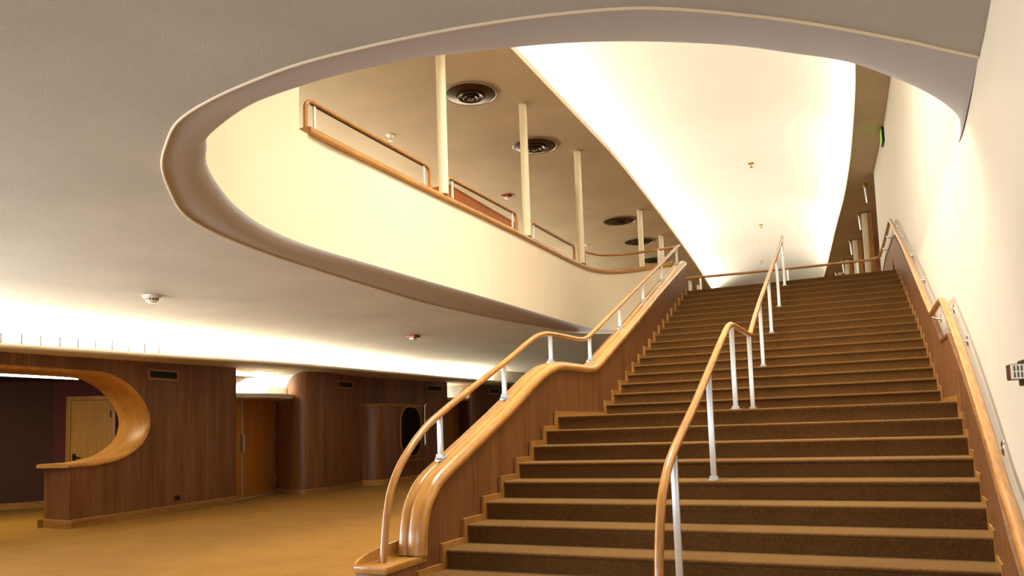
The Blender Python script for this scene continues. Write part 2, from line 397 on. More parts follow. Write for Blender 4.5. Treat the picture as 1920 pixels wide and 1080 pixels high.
# shell that closes the upper lobby and the lobby behind the camera
struct(MB().add([(-9, -14, ZU), (-9, 40, ZU), (-9, 40, ZS + .1), (-9, -14, ZS + .1)], [(0, 1, 2, 3)]).put('wall_upper_left', M_WHITE, smooth=0))
struct(MB().add([(-9, 38.2, ZU), (9, 38.2, ZU), (9, 38.2, 8), (-9, 38.2, 8)], [(0, 1, 2, 3)]).put('wall_upper_back', M_WHITE, smooth=0))
struct(MB().add([(-9, -9.1, ZU), (4.5, -9.1, ZU), (4.5, -9.1, 8), (-9, -9.1, 8)], [(0, 1, 2, 3)]).put('wall_upper_front', M_WHITE, smooth=0))
struct(MB().add([(-14, 26, ZF), (5, 26, ZF), (5, 26, 2.0), (-14, 26, 2.0)], [(0, 1, 2, 3)]).put('wall_back', M_PANEL, smooth=0))
# unseen window frame left of the camera, added to go with the side fill
m = MB(); m.box((-9.75, -14.2, ZF), (-9.55, -3.2, ZF + 0.15)); m.box((-9.75, -14.2, 1.2), (-9.55, -3.2, 2.4)); m.box((-9.75, -16.2, ZF), (-9.55, -14.2, 2.4))
for y in np.arange(-14.2, -3.1, 2.75): m.box((-9.75, y - 0.08, ZF), (-9.55, y + 0.08, 1.3))
struct(m.put('window_added', M_WHITE, smooth=0))
# unseen wall behind the camera; tall window openings assumed for the daylight fill
m = MB()
m.box((-22, -16.2, -0.0 + ZF), (5, -16, ZF + 0.35)); m.box((-22, -16.2, 1.55), (5, -16, 2.2))
for x in np.arange(-22, 5.1, 3.0): m.box((x - 0.12, -16.2, ZF), (x + 0.12, -16, 2.0))
struct(m.put('wall_front_assumed', M_WHITE, smooth=0))

# ------------------------------------------------------------------ left side of the lower lobby: cove, wood walls, niches
def zs(y): return float(np.interp(y, [-0.75, 4.7], [1.335, 1.43]))
LIP = crom([(-8.85, -17), (-8.75, -7), (-8.58, -1.0), (-8.53, 1.9), (-8.40, 4.7), (-8.30, 6.2), (-8.17, 11), (-7.95, 15.4), (-7.2, 27)], 6)
struct(MB().loft([[(x, y, zs(y) + 0.02), (x + 0.012, y, zs(y) + 0.05), (x, y, zs(y) + 0.085), (-9.9, y, zs(y) + 0.085), (-11.6, y, zs(y) + 0.085), (-11.6, y, zs(y)), (x - 0.10, y, zs(y))] for x, y in LIP]).put('trim_5', M_LIP, smooth=30))
struct(MB().grid([[(x - 0.95, y, zs(y) + 0.05), (x - 0.98, y, 1.75), (x - 0.9, y, 2.1), (x - 0.6, y, 2.3), (x + 0.5, y, 2.32), (x + 0.5, y, ZC + 0.01)] for x, y in LIP]).put('wall_cove', M_VAULT, smooth=60))
def xa(y): return -9.18 - 0.079 * (y - 0.55)
PC = crom([(0.9, 1.11), (1.28, 1.085), (1.68, 0.93), (2.02, 0.66), (2.21, 0.33), (2.20, 0.06), (2.05, -0.18), (1.76, -0.37), (1.46, -0.47), (1.06, -0.525), (0.8, -0.53)], 6)
poly = [(4.73, ZF), (4.73, 1.45), (-1.25, 1.45), (-1.25, 1.11)] + PC + [(0.55, -0.53), (0.55, ZF)]
m = MB().prism([(xa(y), y, z) for y, z in poly], (-0.76, 0.06, 0))
m.prism([(xa(y), y, z) for y, z in [(-1.25, ZF), (-1.25, 1.45), (-3.2, 1.45), (-3.2, ZF)]], (-0.76, 0.06, 0))  # unseen wall stretch, added to keep daylight out of the room
wl = struct(m.put('wall_left', M_PANEL, smooth=35, tri=True))
# baseboards
def board(name, pts, h, th, mat):
    """strip standing on the floor along plan points (left of travel is the room)"""
    rows = []
    for i, p in enumerate(pts):
        a = Vector(pts[max(i - 1, 0)]); b = Vector(pts[min(i + 1, len(pts) - 1)]); d = (b - a).normalized(); n = Vector((d.y, -d.x))
        q = Vector(p) + n * th
        rows.append([(p[0], p[1], ZF), (q.x, q.y, ZF), (q.x, q.y, ZF + h - 0.01), (q.x - n.x * 0.01, q.y - n.y * 0.01, ZF + h), (p[0], p[1], ZF + h)])
    return MB().loft(rows).put(name, mat, smooth=30)
struct(board('baseboard_left', [(-9.98, 0.52), (-9.94, 0.61), (-9.2, 0.53), (xa(0.6), 0.56), (xa(2.6), 2.6), (xa(4.74), 4.74)], 0.15, 0.03, M_BASE))
# wall with the rounded corner, then the next bays
WB = crom([(-10.52, 7.12), (-10.1, 6.90), (-9.78, 6.74), (-9.5, 6.63), (-9.27, 6.64), (-9.11, 6.78), (-9.03, 7.05), (-9.04, 7.6), (-9.16, 8.3), (-9.33, 9.4), (-9.28, 11.2), (-9.0, 13.66)], 5)
def ztb(p):
    return float(np.interp(p[0], [-10.5, -9.95, -9.75, -9.5, -9.25, -9.1], [0.88, 0.95, 1.17, 1.34, 1.42, 1.45])) if p[1] < 7.2 else 1.45
struct(MB().loft([[(p[0], p[1], ZF), (p[0], p[1], ztb(p)), (p[0] - (0.06 if p[1] > 7.3 else 0.0), p[1] + 0.06, ztb(p)), (p[0] - (0.06 if p[1] > 7.3 else 0.0), p[1] + 0.06, ZF)] for p in WB]).put('wall_left_bay', M_PANEL, smooth=40))
struct(board('baseboard_left_bay', WB, 0.13, 0.03, M_BASE))
WC = crom([(-10.4, 16.3), (-9.9, 15.95), (-9.4, 15.55), (-9.1, 15.4), (-8.95, 15.55), (-8.9, 16.0), (-8.75, 18), (-8.2, 25.9)], 5)
def ztc(p): return float(np.interp(p[0], [-10.4, -9.9, -9.6, -9.3, -9.1], [0.9, 0.98, 1.2, 1.4, 1.45]))
struct(MB().loft([[(p[0], p[1], ZF), (p[0], p[1], ztc(p)), (p[0] - .02, p[1] + 0.06, ztc(p)), (p[0] - .02, p[1] + 0.06, ZF)] for p in WC]).put('wall_left_far', M_PANEL, smooth=40))
# white lit recesses above the canopies
struct(MB().grid([[(x, y, 0.84), (x, y, 1.44)] for x, y in crom([(-9.8, 4.6), (-10.2, 4.78), (-10.4, 5.6), (-10.4, 6.5), (-10.25, 7.1), (-9.7, 7.35)], 5)]).put('wall_niche', M_VAULT, smooth=60))
struct(MB().grid([[(x, y, ZF), (x, y, 1.44)] for x, y in crom([(-9.06, 13.70), (-9.95, 13.8), (-10.15, 14.4), (-10.15, 15.4), (-9.95, 16.1), (-9.4, 16.4)], 5)]).put('wall_niche_far', M_VAULT, smooth=60))
def canopy(P, z0, z1, label):
    t = thing('canopy', (P[0][0], P[0][1], z0), label, 'canopy', 'canopies over the lobby doors')
    n = len(P); c = np.mean(P, axis=0)
    inset = [tuple(np.array(p) * 0.97 + c * 0.03) for p in P]
    MB().loft([[(x, y, z0) for x, y in inset], [(x, y, z0 + 0.05) for x, y in P], [(x, y, z1) for x, y in P]]).put('slab', M_LIP, t, smooth=30)
    return t
c1 = canopy([(-9.55, 4.76), (-9.32, 5.3), (-9.26, 5.9), (-9.38, 6.5), (-9.75, 6.66), (-10.5, 7.0), (-10.3, 4.9)], 0.76, 0.86, 'pale curved canopy slab over the nearer oak lobby door')
up = crom([(-9.38, 5.55), (-9.37, 6.1), (-9.47, 6.42), (-9.75, 6.58)], 4)
MB().loft([[(x, y, 0.86), (x, y, 1.01), (x - 0.01, y + 0.012, 1.01), (x - 0.01, y + 0.012, 0.86)] for x, y in up]).put('glass_upstand', M_FROST, c1)
canopy([(-9.05, 13.72), (-8.98, 14.5), (-9.0, 15.2), (-9.3, 15.5), (-10.3, 16.1), (-10.3, 13.8)], 0.86, 0.94, 'pale canopy slab over the far lobby door behind the stair rail')
for (x, y), lb in (((-9.95, 5.25), 'round glowing downlight above the nearer canopy, left of the pair'), ((-9.75, 6.1), 'round glowing downlight above the nearer canopy, right of the pair'), ((-9.7, 14.6), 'round glowing downlight above the far canopy')):
    t = thing('downlight', (x, y, 1.43), lb, 'light', 'recessed downlights over the canopies')
    MB().lathe([(0.10, 0.01), (0.13, 0.0), (0.13, -0.015), (0.10, -0.012)], (x, y, 1.43), 24).put('trim_ring', M_PLASTIC, t)
    MB().lathe([(0.02, -0.004), (0.10, -0.006), (0.10, 0.004)], (x, y, 1.43), 24).put('lens', M_DOWN, t)
    l = bpy.data.lights.new('niche_lamp', 'AREA'); l.shape = 'DISK'; l.size = 0.2; l.energy = 75; l.color = WARMW
    lo = bpy.data.objects.new('niche_lamp', l); COL.objects.link(lo); lo.location = (x, y, 1.40); lo.rotation_euler = (0, math.radians(38), 0)

# room behind the wall opening
u = Vector((0.866, 0.5, 0)); nrm = Vector((0.5, -0.866, 0)); C0 = Vector((-13.88, 3.47, 0))
def rw(s, z, d=0): p = C0 + u * s + nrm * d; return (p.x, p.y, z)
struct(MB().add([rw(0, ZF), rw(3.4, ZF), rw(3.4, 1.5), rw(0, 1.5)], [(0, 1, 2, 3)]).put('wall_room_right', M_MAROON, smooth=0))
p1 = Vector((-0.55, -0.835, 0)); Lw = lambda s, z: ((C0 + p1 * s).x, (C0 + p1 * s).y, z)
struct(MB().add([Lw(0, ZF), Lw(9, ZF), Lw(9, 1.5), Lw(0, 1.5)], [(0, 1, 2, 3)]).put('wall_room_left', M_BROWNW, smooth=0))
struct(MB().add([(-20, -8, 1.30), (-9.9, -8, 1.30), (-9.9, 6, 1.30), (-20, 6, 1.30)], [(0, 1, 2, 3)]).put('ceiling_room', M_BROWNW, smooth=0))
struct(board('baseboard_room', [Lw(9, 0)[:2], Lw(4, 0)[:2], Lw(0.02, 0)[:2]], 0.15, 0.03, M_BASE))
# oak door in the room
def door(name, o, uu, nn, w_, z1, parts):
    t = bpy.data.objects.new(name, None); COL.objects.link(t); t.location = o; t['_o'] = tuple(o); t['kind'] = 'structure'
    return t
s0, s1, zt = 0.40, 1.30, 0.84
d1 = door('door_1', rw(s0, ZF), u, nrm, 0.9, zt, None)
fr = MB()
for a, b, z0, z1 in ((s0 - 0.10, s0, ZF, zt + 0.10), (s1, s1 + 0.10, ZF, zt + 0.10), (s0, s1, zt, zt + 0.10)):
    fr.obox(rw(0, 0), u, (0, 0, 1), nrm, (a, z0, 0.0), (b, z1, 0.05))
fr.put('door_frame', M_OAKV, d1, bevel=0.004)
lf = MB().obox(rw(0, 0), u, (0, 0, 1), nrm, (s0 + 0.006, ZF + 0.01, 0.005), (s1 - 0.006, zt - 0.006, 0.03)).put('door_leaf', M_DOORY, d1)
h = MB()
h.obox(rw(0, 0), u, (0, 0, 1), nrm, (s0 + 0.05, -0.56, 0.03), (s0 + 0.13, -0.40, 0.04))
h.tube([rw(s0 + 0.09, -0.47, 0.03), rw(s0 + 0.09, -0.47, 0.09), rw(s0 + 0.13, -0.48, 0.10), rw(s0 + 0.24, -0.49, 0.10)], 0.014, 10)
h.put('lever_handle', M_DARK, d1)
for z in (0.42, -0.5):
    MB().tube([rw(s1 - 0.002, z, 0.045), rw(s1 - 0.002, z + 0.16, 0.045)], 0.014, 8).put('hinge', M_DARK, d1)
hl = MB()
for a in (0, 1):
    for b in (0, 1, 2): hl.obox(rw(0, 0), u, (0, 0, 1), nrm, (s1 - 0.34 + a * 0.12, 0.58 + b * 0.04, 0.03), (s1 - 0.328 + a * 0.12, 0.592 + b * 0.04, 0.0315))
hl.put('screw_holes', M_DARK, d1)
# niche doors (pair) under the nearer canopy
D0 = Vector((-10.06, 5.50, 0)); D1 = Vector((-10.50, 7.10, 0)); ud = (D1 - D0).normalized(); nd = Vector((ud.y, -ud.x, 0)); wd = (D1 - D0).length
dd = lambda s, z, n=0: tuple(D0 + ud * s + nd * n + Vector((0, 0, z)))
d2 = door('door_2', dd(0, ZF), ud, nd, wd, 0.78, None)
MB().obox(dd(0, 0), ud, (0, 0, 1), nd, (0.02, ZF + 0.03, -0.04), (wd - 0.03, 0.80, 0)).put('door_leaf', M_DOOR, d2)
MB().obox(dd(0, 0), ud, (0, 0, 1), nd, (-0.95, ZF + 0.03, -0.04), (-0.03, 0.80, 0)).put('door_leaf', M_DOOR, d2)
MB().obox(dd(0, 0), ud, (0, 0, 1), nd, (-0.035, ZF + 0.03, -0.03), (0.022, 0.80, 0.008)).put('astragal', M_METAL, d2)
MB().obox(dd(0, 0), ud, (0, 0, 1), nd, (wd - 0.03, ZF, -0.05), (wd + 0.03, 0.80, 0.02)).put('door_frame', M_TRIM, d2)
h = MB().tube([dd(-0.08, -0.48, 0), dd(-0.08, -0.48, 0.07), dd(-0.08, -0.08, 0.07), dd(-0.08, -0.08, 0)], 0.016, 8)
h.obox(dd(0, 0), ud, (0, 0, 1), nd, (-0.10, -0.50, 0), (-0.05, -0.06, 0.012)); h.put('pull_handle', M_CHROME, d2)
MB().obox(dd(0, 0), ud, (0, 0, 1), nd, (-0.95, ZF, -0.03), (wd, ZF + 0.03, 0.03)).put('threshold', M_METAL, d2)
for z in (-1.3, -0.2, 0.5): MB().tube([dd(wd - 0.03, z, 0.02), dd(wd - 0.03, z + 0.14, 0.02)], 0.013, 8).put('hinge', M_PLATE, d2)
# oak door edge seen in the far niche
d3 = door('door_3', (-9.75, 13.9, ZF), None, None, 1, 1, None)
MB().box((-9.80, 13.85, ZF), (-9.72, 15.9, 0.86)).put('door_leaf', M_DOOR, d3)

# oak surround of the wall opening and its counter top
cp = [Vector((0, y, z)) for y, z in [(-1.22, 1.11), (-0.6, 1.11), (0.4, 1.11)] + PC + [(0.62, -0.53), (0.47, -0.53)]]
t = thing('opening_surround', (xa(1.5) - 0.4, 1.5, ZF), 'curved oak lining of the wall opening ending in a counter top', 'opening surround')
rows = []
for i, p in enumerate(cp):
    T = (cp[min(i + 1, len(cp) - 1)] - cp[max(i - 1, 0)]).normalized(); N = Vector((0, T.z, -T.y))   # into the opening
    if i < 3: N = Vector((0, 0, -1))
    prof = [(0.03, -0.03), (0.045, -0.012), (0.045, 0.012), (0.03, 0.032), (0.0, 0.04), (-0.76, 0.04), (-0.79, 0.02), (-0.79, -0.03)]
    x0 = xa(p.y); rows.append([(x0 + a, p.y + N.y * b, p.z + N.z * b) for a, b in prof])
MB().loft(rows).put('lining', M_OAKV, t, smooth=50)
MB().obox((-9.185, 0.555, 0), (-0.99, 0.078, 0), (0, 0, 1), (-0.078, -0.99, 0), (0, ZF + 0.15, 0), (0.76, -0.57, 0.012)).put('end_panel', M_PANEL, wl)
tube = MB().tube([(-10.78, -3.2, 1.13), (-10.84, 1.86, 1.13)], 0.022, 10).put('fluorescent_tube', M_TUBE)
tag(tube, 'thin glowing fluorescent tube under the head of the wall opening', 'light')
l = bpy.data.lights.new('room_lamp', 'AREA'); l.shape = 'RECTANGLE'; l.size = 0.1; l.size_y = 4.5; l.energy = 150; l.color = (1, 0.82, 0.48)
lo = bpy.data.objects.new('room_lamp', l); COL.objects.link(lo); lo.location = (-10.9, -0.6, 1.10); lo.rotation_euler = (0, math.radians(12), 0)

# vents on the wood walls
def vent(o, uu, nn, w_, h_, label):
    o, uu, nn = Vector(o), Vector(uu).normalized(), Vector(nn).normalized()
    t = thing('vent_grille', o, label, 'vent', 'air vents along the top of the wood walls')
    f = MB(); b = 0.045
    for a, c in (((0, 0), (w_, b)), ((0, h_ - b), (w_, h_)), ((0, b), (b, h_ - b)), ((w_ - b, b), (w_, h_ - b))):
        f.obox(o, uu, (0, 0, 1), nn, (a[0], a[1], 0), (c[0], c[1], 0.025))
    f.put('frame', M_VFRAME if w_ > 0.76 else M_PLATE, t)
    MB().obox(o, uu, (0, 0, 1), nn, (b, b, 0.0), (w_ - b, h_ - b, 0.004)).put('backing', M_BLACK, t)
    sl = MB(); n = int((w_ - 2 * b) / 0.06)
    for i in range(1, n): sl.obox(o, uu, (0, 0, 1), nn, (b + i * (w_ - 2 * b) / n - 0.006, b, 0.004), (b + i * (w_ - 2 * b) / n + 0.006, h_ - b, 0.016))
    for i in (1, 2, 3): sl.obox(o, uu, (0, 0, 1), nn, (b, b + i * (h_ - 2 * b) / 4 - 0.004, 0.004), (w_ - b, b + i * (h_ - 2 * b) / 4 + 0.004, 0.014))
    sl.put('grille', M_DARK, t)
uA = Vector((-0.079, 1, 0)).normalized(); nA = Vector((1, 0.079, 0)).normalized()
vent((xa(2.2) + 0.001, 2.2, 1.04), uA, nA, 0.80, 0.22, 'air vent high on the walnut wall right of the oval opening')
vent((-9.09, 7.75, 1.05), (-0.10, 0.99, 0), (0.99, 0.1, 0), 0.95, 0.22, 'air vent above and left of the phone booth')
vent((-9.12, 12.45, 1.1), (0.115, 0.99, 0), (0.99, -0.115, 0), 0.9, 0.22, 'air vent above and right of the phone booth')
vent((-8.86, 16.6, 1.12), (0.075, 0.99, 0), (0.99, -0.075, 0), 0.75, 0.24, 'air vent on the far grey-lit wall behind the stair rail')
t = thing('wall_outlet', (xa(2.95), 2.95, -1.3), 'black wall outlet low on the walnut wall', 'outlet')
MB().obox((xa(2.9), 2.9, -1.36), uA, (0, 0, 1), nA, (0, 0, 0), (0.16, 0.10, 0.012)).put('cover_plate', M_BLACK, t, bevel=0.003)
MB().obox((xa(2.9), 2.9, -1.36), uA, (0, 0, 1), nA, (0.05, 0.025, 0.012), (0.11, 0.075, 0.016)).put('socket', M_DARK, t)

# lamp clips standing on the cove lip
CL = [(-9.04, -0.773), (-9.06, -0.44), (-9.05, -0.13), (-9.0, 0.158), (-9.0, 0.485), (-9.0, 0.81), (-8.95, 1.10), (-8.9, 1.4), (-8.86, 1.7), (-8.83, 1.99)]
CL += [(-8.62, 7.0), (-8.62, 7.35)]
nm = ['leftmost', 'second', 'third', 'fourth', 'fifth', 'sixth', 'seventh', 'eighth', 'ninth', 'tenth', '', '']
for i, (x, y) in enumerate(CL):
    b = MB().tube([(0, 0, 0), (0, 0, 0.2)], 0.012, 6); b.box((-0.03, -0.02, 0), (0.03, 0.02, 0.012))
    o = b.put('lamp_clip', M_DARK); o.location = (x + 0.18, y - 0.1, zs(y) + 0.085)
    if i > 9: tag(o, ['lamp clip on the cove ledge above the phone booth, left of two', 'lamp clip on the cove ledge above the phone booth, right of two'][i - 10], 'clip', 'lamp clips along the cove ledge'); continue
    tag(o, '%s upright lamp clip on the cove ledge above the oval opening%s' % (nm[i], ', counted from the left' if i else ''), 'clip', 'lamp clips along the cove ledge')

# telephone booth bulging from the wood wall
bt = thing('phone_booth', (-8.95, 10.6, ZF), 'walnut telephone booth with rounded end and oval dark window', 'booth')
plan = crom([(-9.40, 9.22), (-9.20, 9.24), (-8.95, 9.33), (-8.78, 9.55), (-8.72, 9.9), (-8.72, 10.4)], 6) + [(-8.74, 11.2), (-8.77, 11.70), (-9.3, 11.76)]
c = np.mean(plan, axis=0)
def ring(z, g=0.0):
    out = []
    for i, p in enumerate(plan):
        a = Vector(plan[max(i - 1, 0)]); b = Vector(plan[min(i + 1, len(plan) - 1)]); d = (b - a).normalized(); n = Vector((d.y, -d.x))
        out.append((p[0] + n.x * g, p[1] + n.y * g, z))
    return out
MB().loft([ring(ZF + 0.16), ring(0.61)]).put('body', M_PANEL, bt, smooth=35)
MB().loft([ring(ZF, 0.02), ring(ZF + 0.15, 0.02), ring(ZF + 0.16, 0.0)]).put('plinth', M_OAKV, bt, smooth=35)
MB().loft([ring(0.60, 0.012), ring(0.655, 0.02), ring(0.665, 0.0)]).put('top_trim', M_TRIM, bt, smooth=35)
def oval(y0, y1, z0, z1, n=24):
    r = (y1 - y0) / 2; out = []; q = 0.42
    for cy_, cz_, a0 in ((y1 - q, z1 - q, 0), (y0 + q, z1 - q, 1), (y0 + q, z0 + q, 2), (y1 - q, z0 + q, 3)):
        out += [(cy_ + q * math.cos((a0 + k / 9) * math.pi / 2), cz_ + q * math.sin((a0 + k / 9) * math.pi / 2)) for k in range(10)]
    return out
    for k in range(n): a = math.pi * k / (n - 1); out.append(((y0 + y1) / 2 + r * math.cos(a), z1 - r + r * math.sin(a)))
    for k in range(n): a = math.pi + math.pi * k / (n - 1); out.append(((y0 + y1) / 2 + r * math.cos(a), z0 + r + r * math.sin(a)))
    return out
xb = lambda y: -8.72 - 0.033 * max(0, (y - 10.4))
ov = oval(10.32, 11.46, -0.84, 0.56)
MB().loft([[(xb(y) + 0.004, y, z) for y, z in ov], [(xb(y) + 0.012, y, z) for y, z in ov]]).put('window', M_GLASSD, bt)
rows = []
for i, (y, z) in enumerate(ov):
    p0, p1_ = ov[i - 1], ov[(i + 1) % len(ov)]; dy, dz = p1_[1] - p0[1], -(p1_[0] - p0[0]); L_ = math.hypot(dy, dz) or 1
    rows.append([(xb(y) + a, y + dy / L_ * b, z + dz / L_ * b) for a, b in ((0.0, 0.0), (0.03, 0.0), (0.03, 0.03), (0.0, 0.035))])
rows.append(rows[0])
MB().grid(rows, True).put('window_frame', M_TRIM, bt, smooth=50)
MB().tube([(xb(11.78) + 0.05, 11.68, -0.55), (xb(11.78) + 0.06, 11.68, 0.63), (xb(11.78) + 0.1, 11.71, 0.68)], 0.028, 10).put('chrome_bar', M_CHROME, bt)
MB().tube([(xb(11.78) + 0.05, 11.60, -0.62), (xb(11.78) + 0.05, 11.68, -0.55), (xb(11.78) + 0.05, 11.76, -0.60), (xb(11.78) + 0.05, 11.70, -0.68), (xb(11.78) + 0.05, 11.60, -0.62)], 0.014, 8).put('hook', M_CHROME, bt)
MB().box((-8.76, 10.4, -1.02), (-8.66, 11.6, -0.99)).put('shelf_edge', M_TRIM, bt)

# ------------------------------------------------------------------ staircase
D1_, D2_, L0 = 0.373, 0.3908, 1.8814
noses = [((i) * D1_, i * 0.16) for i in range(-9, 1)] + [(L0 + (i - 1) * D2_, i * 0.16) for i in range(1, 18)]
st = thing('staircase', (2.0, -3.4, ZF), 'wide brown carpeted staircase in two flights with walnut side and oak cap', 'staircase')
for i, (y, z) in enumerate(noses):
    yn = noses[i + 1][0] + 0.03 if i + 1 < len(noses) else y + 0.5
    zb = z - 0.16
    prof = [(y + 0.02, zb), (y + 0.018, z - 0.045), (y + 0.002, z - 0.028), (y - 0.002, z - 0.014), (y + 0.004, z - 0.004), (y + 0.018, z), (yn, z), (yn, zb)]
    MB().loft([[(XL(a) - 0.004 if sd == 0 else XR(a) + 0.004, a, b) for a, b in prof] for sd in (0, 1)]).put('step', M_STEP, st, smooth=50)
# skirting trims that follow the steps
def skirt(xf, th, i0, i1):
    up, lo = [], []
    for i in range(i0, i1 + 1):
        y, z = noses[i]; yn = noses[i + 1][0] if i + 1 < len(noses) else y + 0.15
        up += [(y - 0.055, z - 0.16 + 0.055 if i > i0 else z - 0.16), (y - 0.055, z + 0.055)]
        lo += [(y + 0.03, z - 0.17), (y + 0.03, z - 0.01)]
    up.append((noses[i1][0] + 0.05, noses[i1][1] + 0.055)); lo.append((noses[i1][0] + 0.05, noses[i1][1] - 0.01))
    b = MB(); n = len(up)
    vs = []
    for (y, z) in up: vs += [(xf(y), y, z), (xf(y) + th, y, z)]
    for (y, z) in lo: vs += [(xf(y), y, z), (xf(y) + th, y, z)]
    fs = []
    for i in range(n - 1):
        a, c_ = 2 * i, 2 * (i + 1); d, e_ = 2 * (n + i), 2 * (n + i + 1)
        fs += [(a, c_, e_, d), (a + 1, d + 1, e_ + 1, c_ + 1), (a, a + 1, c_ + 1, c_), (d, e_, e_ + 1, d + 1)]
    fs += [(0, 2 * n, 2 * n + 1, 1), (2 * n - 2, 2 * n - 1, 4 * n - 1, 4 * n - 2)]
    return b.add(vs, fs)
skirt(lambda y: XL(y) - 0.03, 0.028, 0, 26).put('skirting', M_TRIM, st, smooth=0)
skirt(lambda y: XR(y) - 0.012, 0.02, 0, 26).put('skirting', M_TRIM, st, smooth=0)
CAPLOW = crom([(-2.885, -1.12), (-2.872, -0.95), (-2.824, -0.79), (-2.742, -0.685), (-2.613, -0.578), (-2.363, -0.466), (-1.682, -0.180), (-1.229, 0.012), (-0.567, 0.319), (-0.241, 0.447), (0.0, 0.513), (0.25, 0.552), (0.7, 0.566), (1.25, 0.575), (1.50, 0.600), (1.78, 0.682), (2.795, 1.086), (4.011, 1.573), (5.446, 2.168), (6.9, 2.755), (8.264, 3.310)], 5)
# walnut side wall of the stair
sd = [(y, z + 0.02) for y, z in CAPLOW] + [(8.264, ZF), (-2.885, ZF)]
b = MB(); n = len(sd)
vs = [(XL(y) - 0.03, y, z) for y, z in sd] + [(XL(y) - 0.215, y, z) for y, z in sd]
b.add(vs, [tuple(range(n)), tuple(range(2 * n - 1, n - 1, -1))] + [(i, n + i, n + (i + 1) % n, (i + 1) % n) for i in range(n)])
b.put('side_panel', M_PANELS, st, smooth=30, tri=True)
# moulded oak cap on the side wall
CP = [(0.0, -0.005), (0.018, 0.012), (0.024, 0.04), (0.014, 0.072), (-0.008, 0.094), (-0.035, 0.104), (-0.095, 0.106), (-0.112, 0.100), (-0.118, 0.088), (-0.128, 0.088), (-0.136, 0.098), (-0.19, 0.10), (-0.212, 0.088), (-0.222, 0.06), (-0.22, 0.02), (-0.21, -0.005)]
def capsweep(path, x0, start=None):
    rows = []
    for i, (y, z) in enumerate(path):
        a, c_ = path[max(i - 1, 0)], path[min(i + 1, len(path) - 1)]
        ty, tz = c_[0] - a[0], c_[1] - a[1]; q = math.hypot(ty, tz); ty, tz = ty / q, tz / q
        rows.append([(XL(y) + x0 + uu, y - tz * nn, z + ty * nn) for uu, nn in CP])
    return rows
rows = capsweep(CAPLOW, -0.02)
# rounded nose at the top end
last = rows[-1]; cy, cz = 8.264, 3.31
for k in range(1, 7):
    a = k / 6 * math.radians(75)
    rows.append([(x, cy + (y - cy) * math.cos(a) + (z - cz) * math.sin(a) * 1.0, cz - (y - cy) * math.sin(a) + (z - cz) * math.cos(a)) for x, y, z in last])
MB().loft(rows).put('oak_cap', M_OAK, st, smooth=50)
# plinth block at the foot of the cap
xb0, xb1 = XL(-3.2) - 0.005, -0.395
blk = MB().box((xb1 + 0.008, -3.46, ZF), (xb0 - 0.008, -2.895, -1.175)).put('plinth_block', M_PANELS, st, bevel=0.004)
MB().box((xb1, -3.47, -1.172), (xb0, -2.885, -1.12)).put('plinth_top', M_OAK, st, bevel=0.006)
fin = [(-3.45, -1.13)] + [(-3.45 + 0.66 * (1 - math.cos(a)), -1.12 + 0.10 * math.sin(a)) for a in [math.pi / 2 * q / 10 for q in range(1, 11)]] + [(-2.7, -1.02), (-2.7, -1.13)]
MB().prism([(xb1 - 0.02, y, z) for y, z in fin], (0.028, 0, 0)).put('plinth_fin', M_OAK, st, smooth=40)

# wainscot on the right wall, following the flights
top = fillet([(0, -4.6, -1.34), (0, 0.49, 0.685), (0, 1.42, 0.70), (0, 8.25, 3.43), (0, 8.62, 3.46), (0, 10.6, 3.47), (0, 11.55, 3.30)], [0.05, 0.08, 0.15, 0.1, 0.3], 4)
top = [(p.y, p.z) for p in top]
bot = [(11.55, 2.72), (9.35, 2.72), (8.95, 3.12), (8.62, 2.72)] + [(noses[i][0], noses[i][1] - 0.3) for i in range(26, -1, -1)] + [(-4.6, ZF)]
pl = []
for i in range(len(top) - 1):
    m_ = max(1, int((top[i + 1][0] - top[i][0]) / 0.3))
    for q in range(m_): pl.append((top[i][0] + (top[i + 1][0] - top[i][0]) * q / m_, top[i][1] + (top[i + 1][1] - top[i][1]) * q / m_))
pl.append(top[-1]); topd = list(pl); pl += bot; n = len(pl)
b = MB(); b.add([(XR(y), y, z) for y, z in pl] + [(XW(y) - 0.005, y, z) for y, z in pl], [tuple(range(n)), tuple(range(2 * n - 1, n - 1, -1))] + [(i, n + i, n + (i + 1) % n, (i + 1) % n) for i in range(n)])
b.put('wainscot', M_PANELS, st, smooth=0, tri=True)
MB().loft([[(XR(y) - 0.012, y, z - 0.02), (XR(y) - 0.012, y, z + 0.01), (XW(y) - 0.002, y, z + 0.012), (XW(y) - 0.002, y, z - 0.02)] for y, z in topd]).put('wainscot_trim', M_PANELS, st, smooth=30)

# ------------------------------------------------------------------ handrails
def post(base, topz, w_, d_, mat, parent, plate=(0.05, 0.035), tilt=0.0):
    x, y, z = base
    o = MB().box((x - w_ / 2, y - d_ / 2, z), (x + w_ / 2, y + d_ / 2, topz)).put('post', mat, parent, bevel=0.004)
    p = MB()
    vs = []
    for k in range(20):
        a = 2 * math.pi * k / 20; vs.append((x + plate[0] * math.cos(a), y + plate[1] * math.sin(a)))
    nz = lambda yy: z + tilt * (yy - y)
    p.loft([[(a, b, nz(b) - 0.01) for a, b in vs], [(a, b, nz(b) + 0.008) for a, b in vs]])
    p.box((x - w_ * 0.75, y - d_ * 0.8, z), (x + w_ * 0.75, y + d_ * 0.8, z + 0.035)).put('base_plate', M_PLATE, o)
    return o
lr = thing('handrail', (-0.3, -3.25, -1.12), 'oak handrail on short metal posts above the left cap of the stair', 'handrail', None)
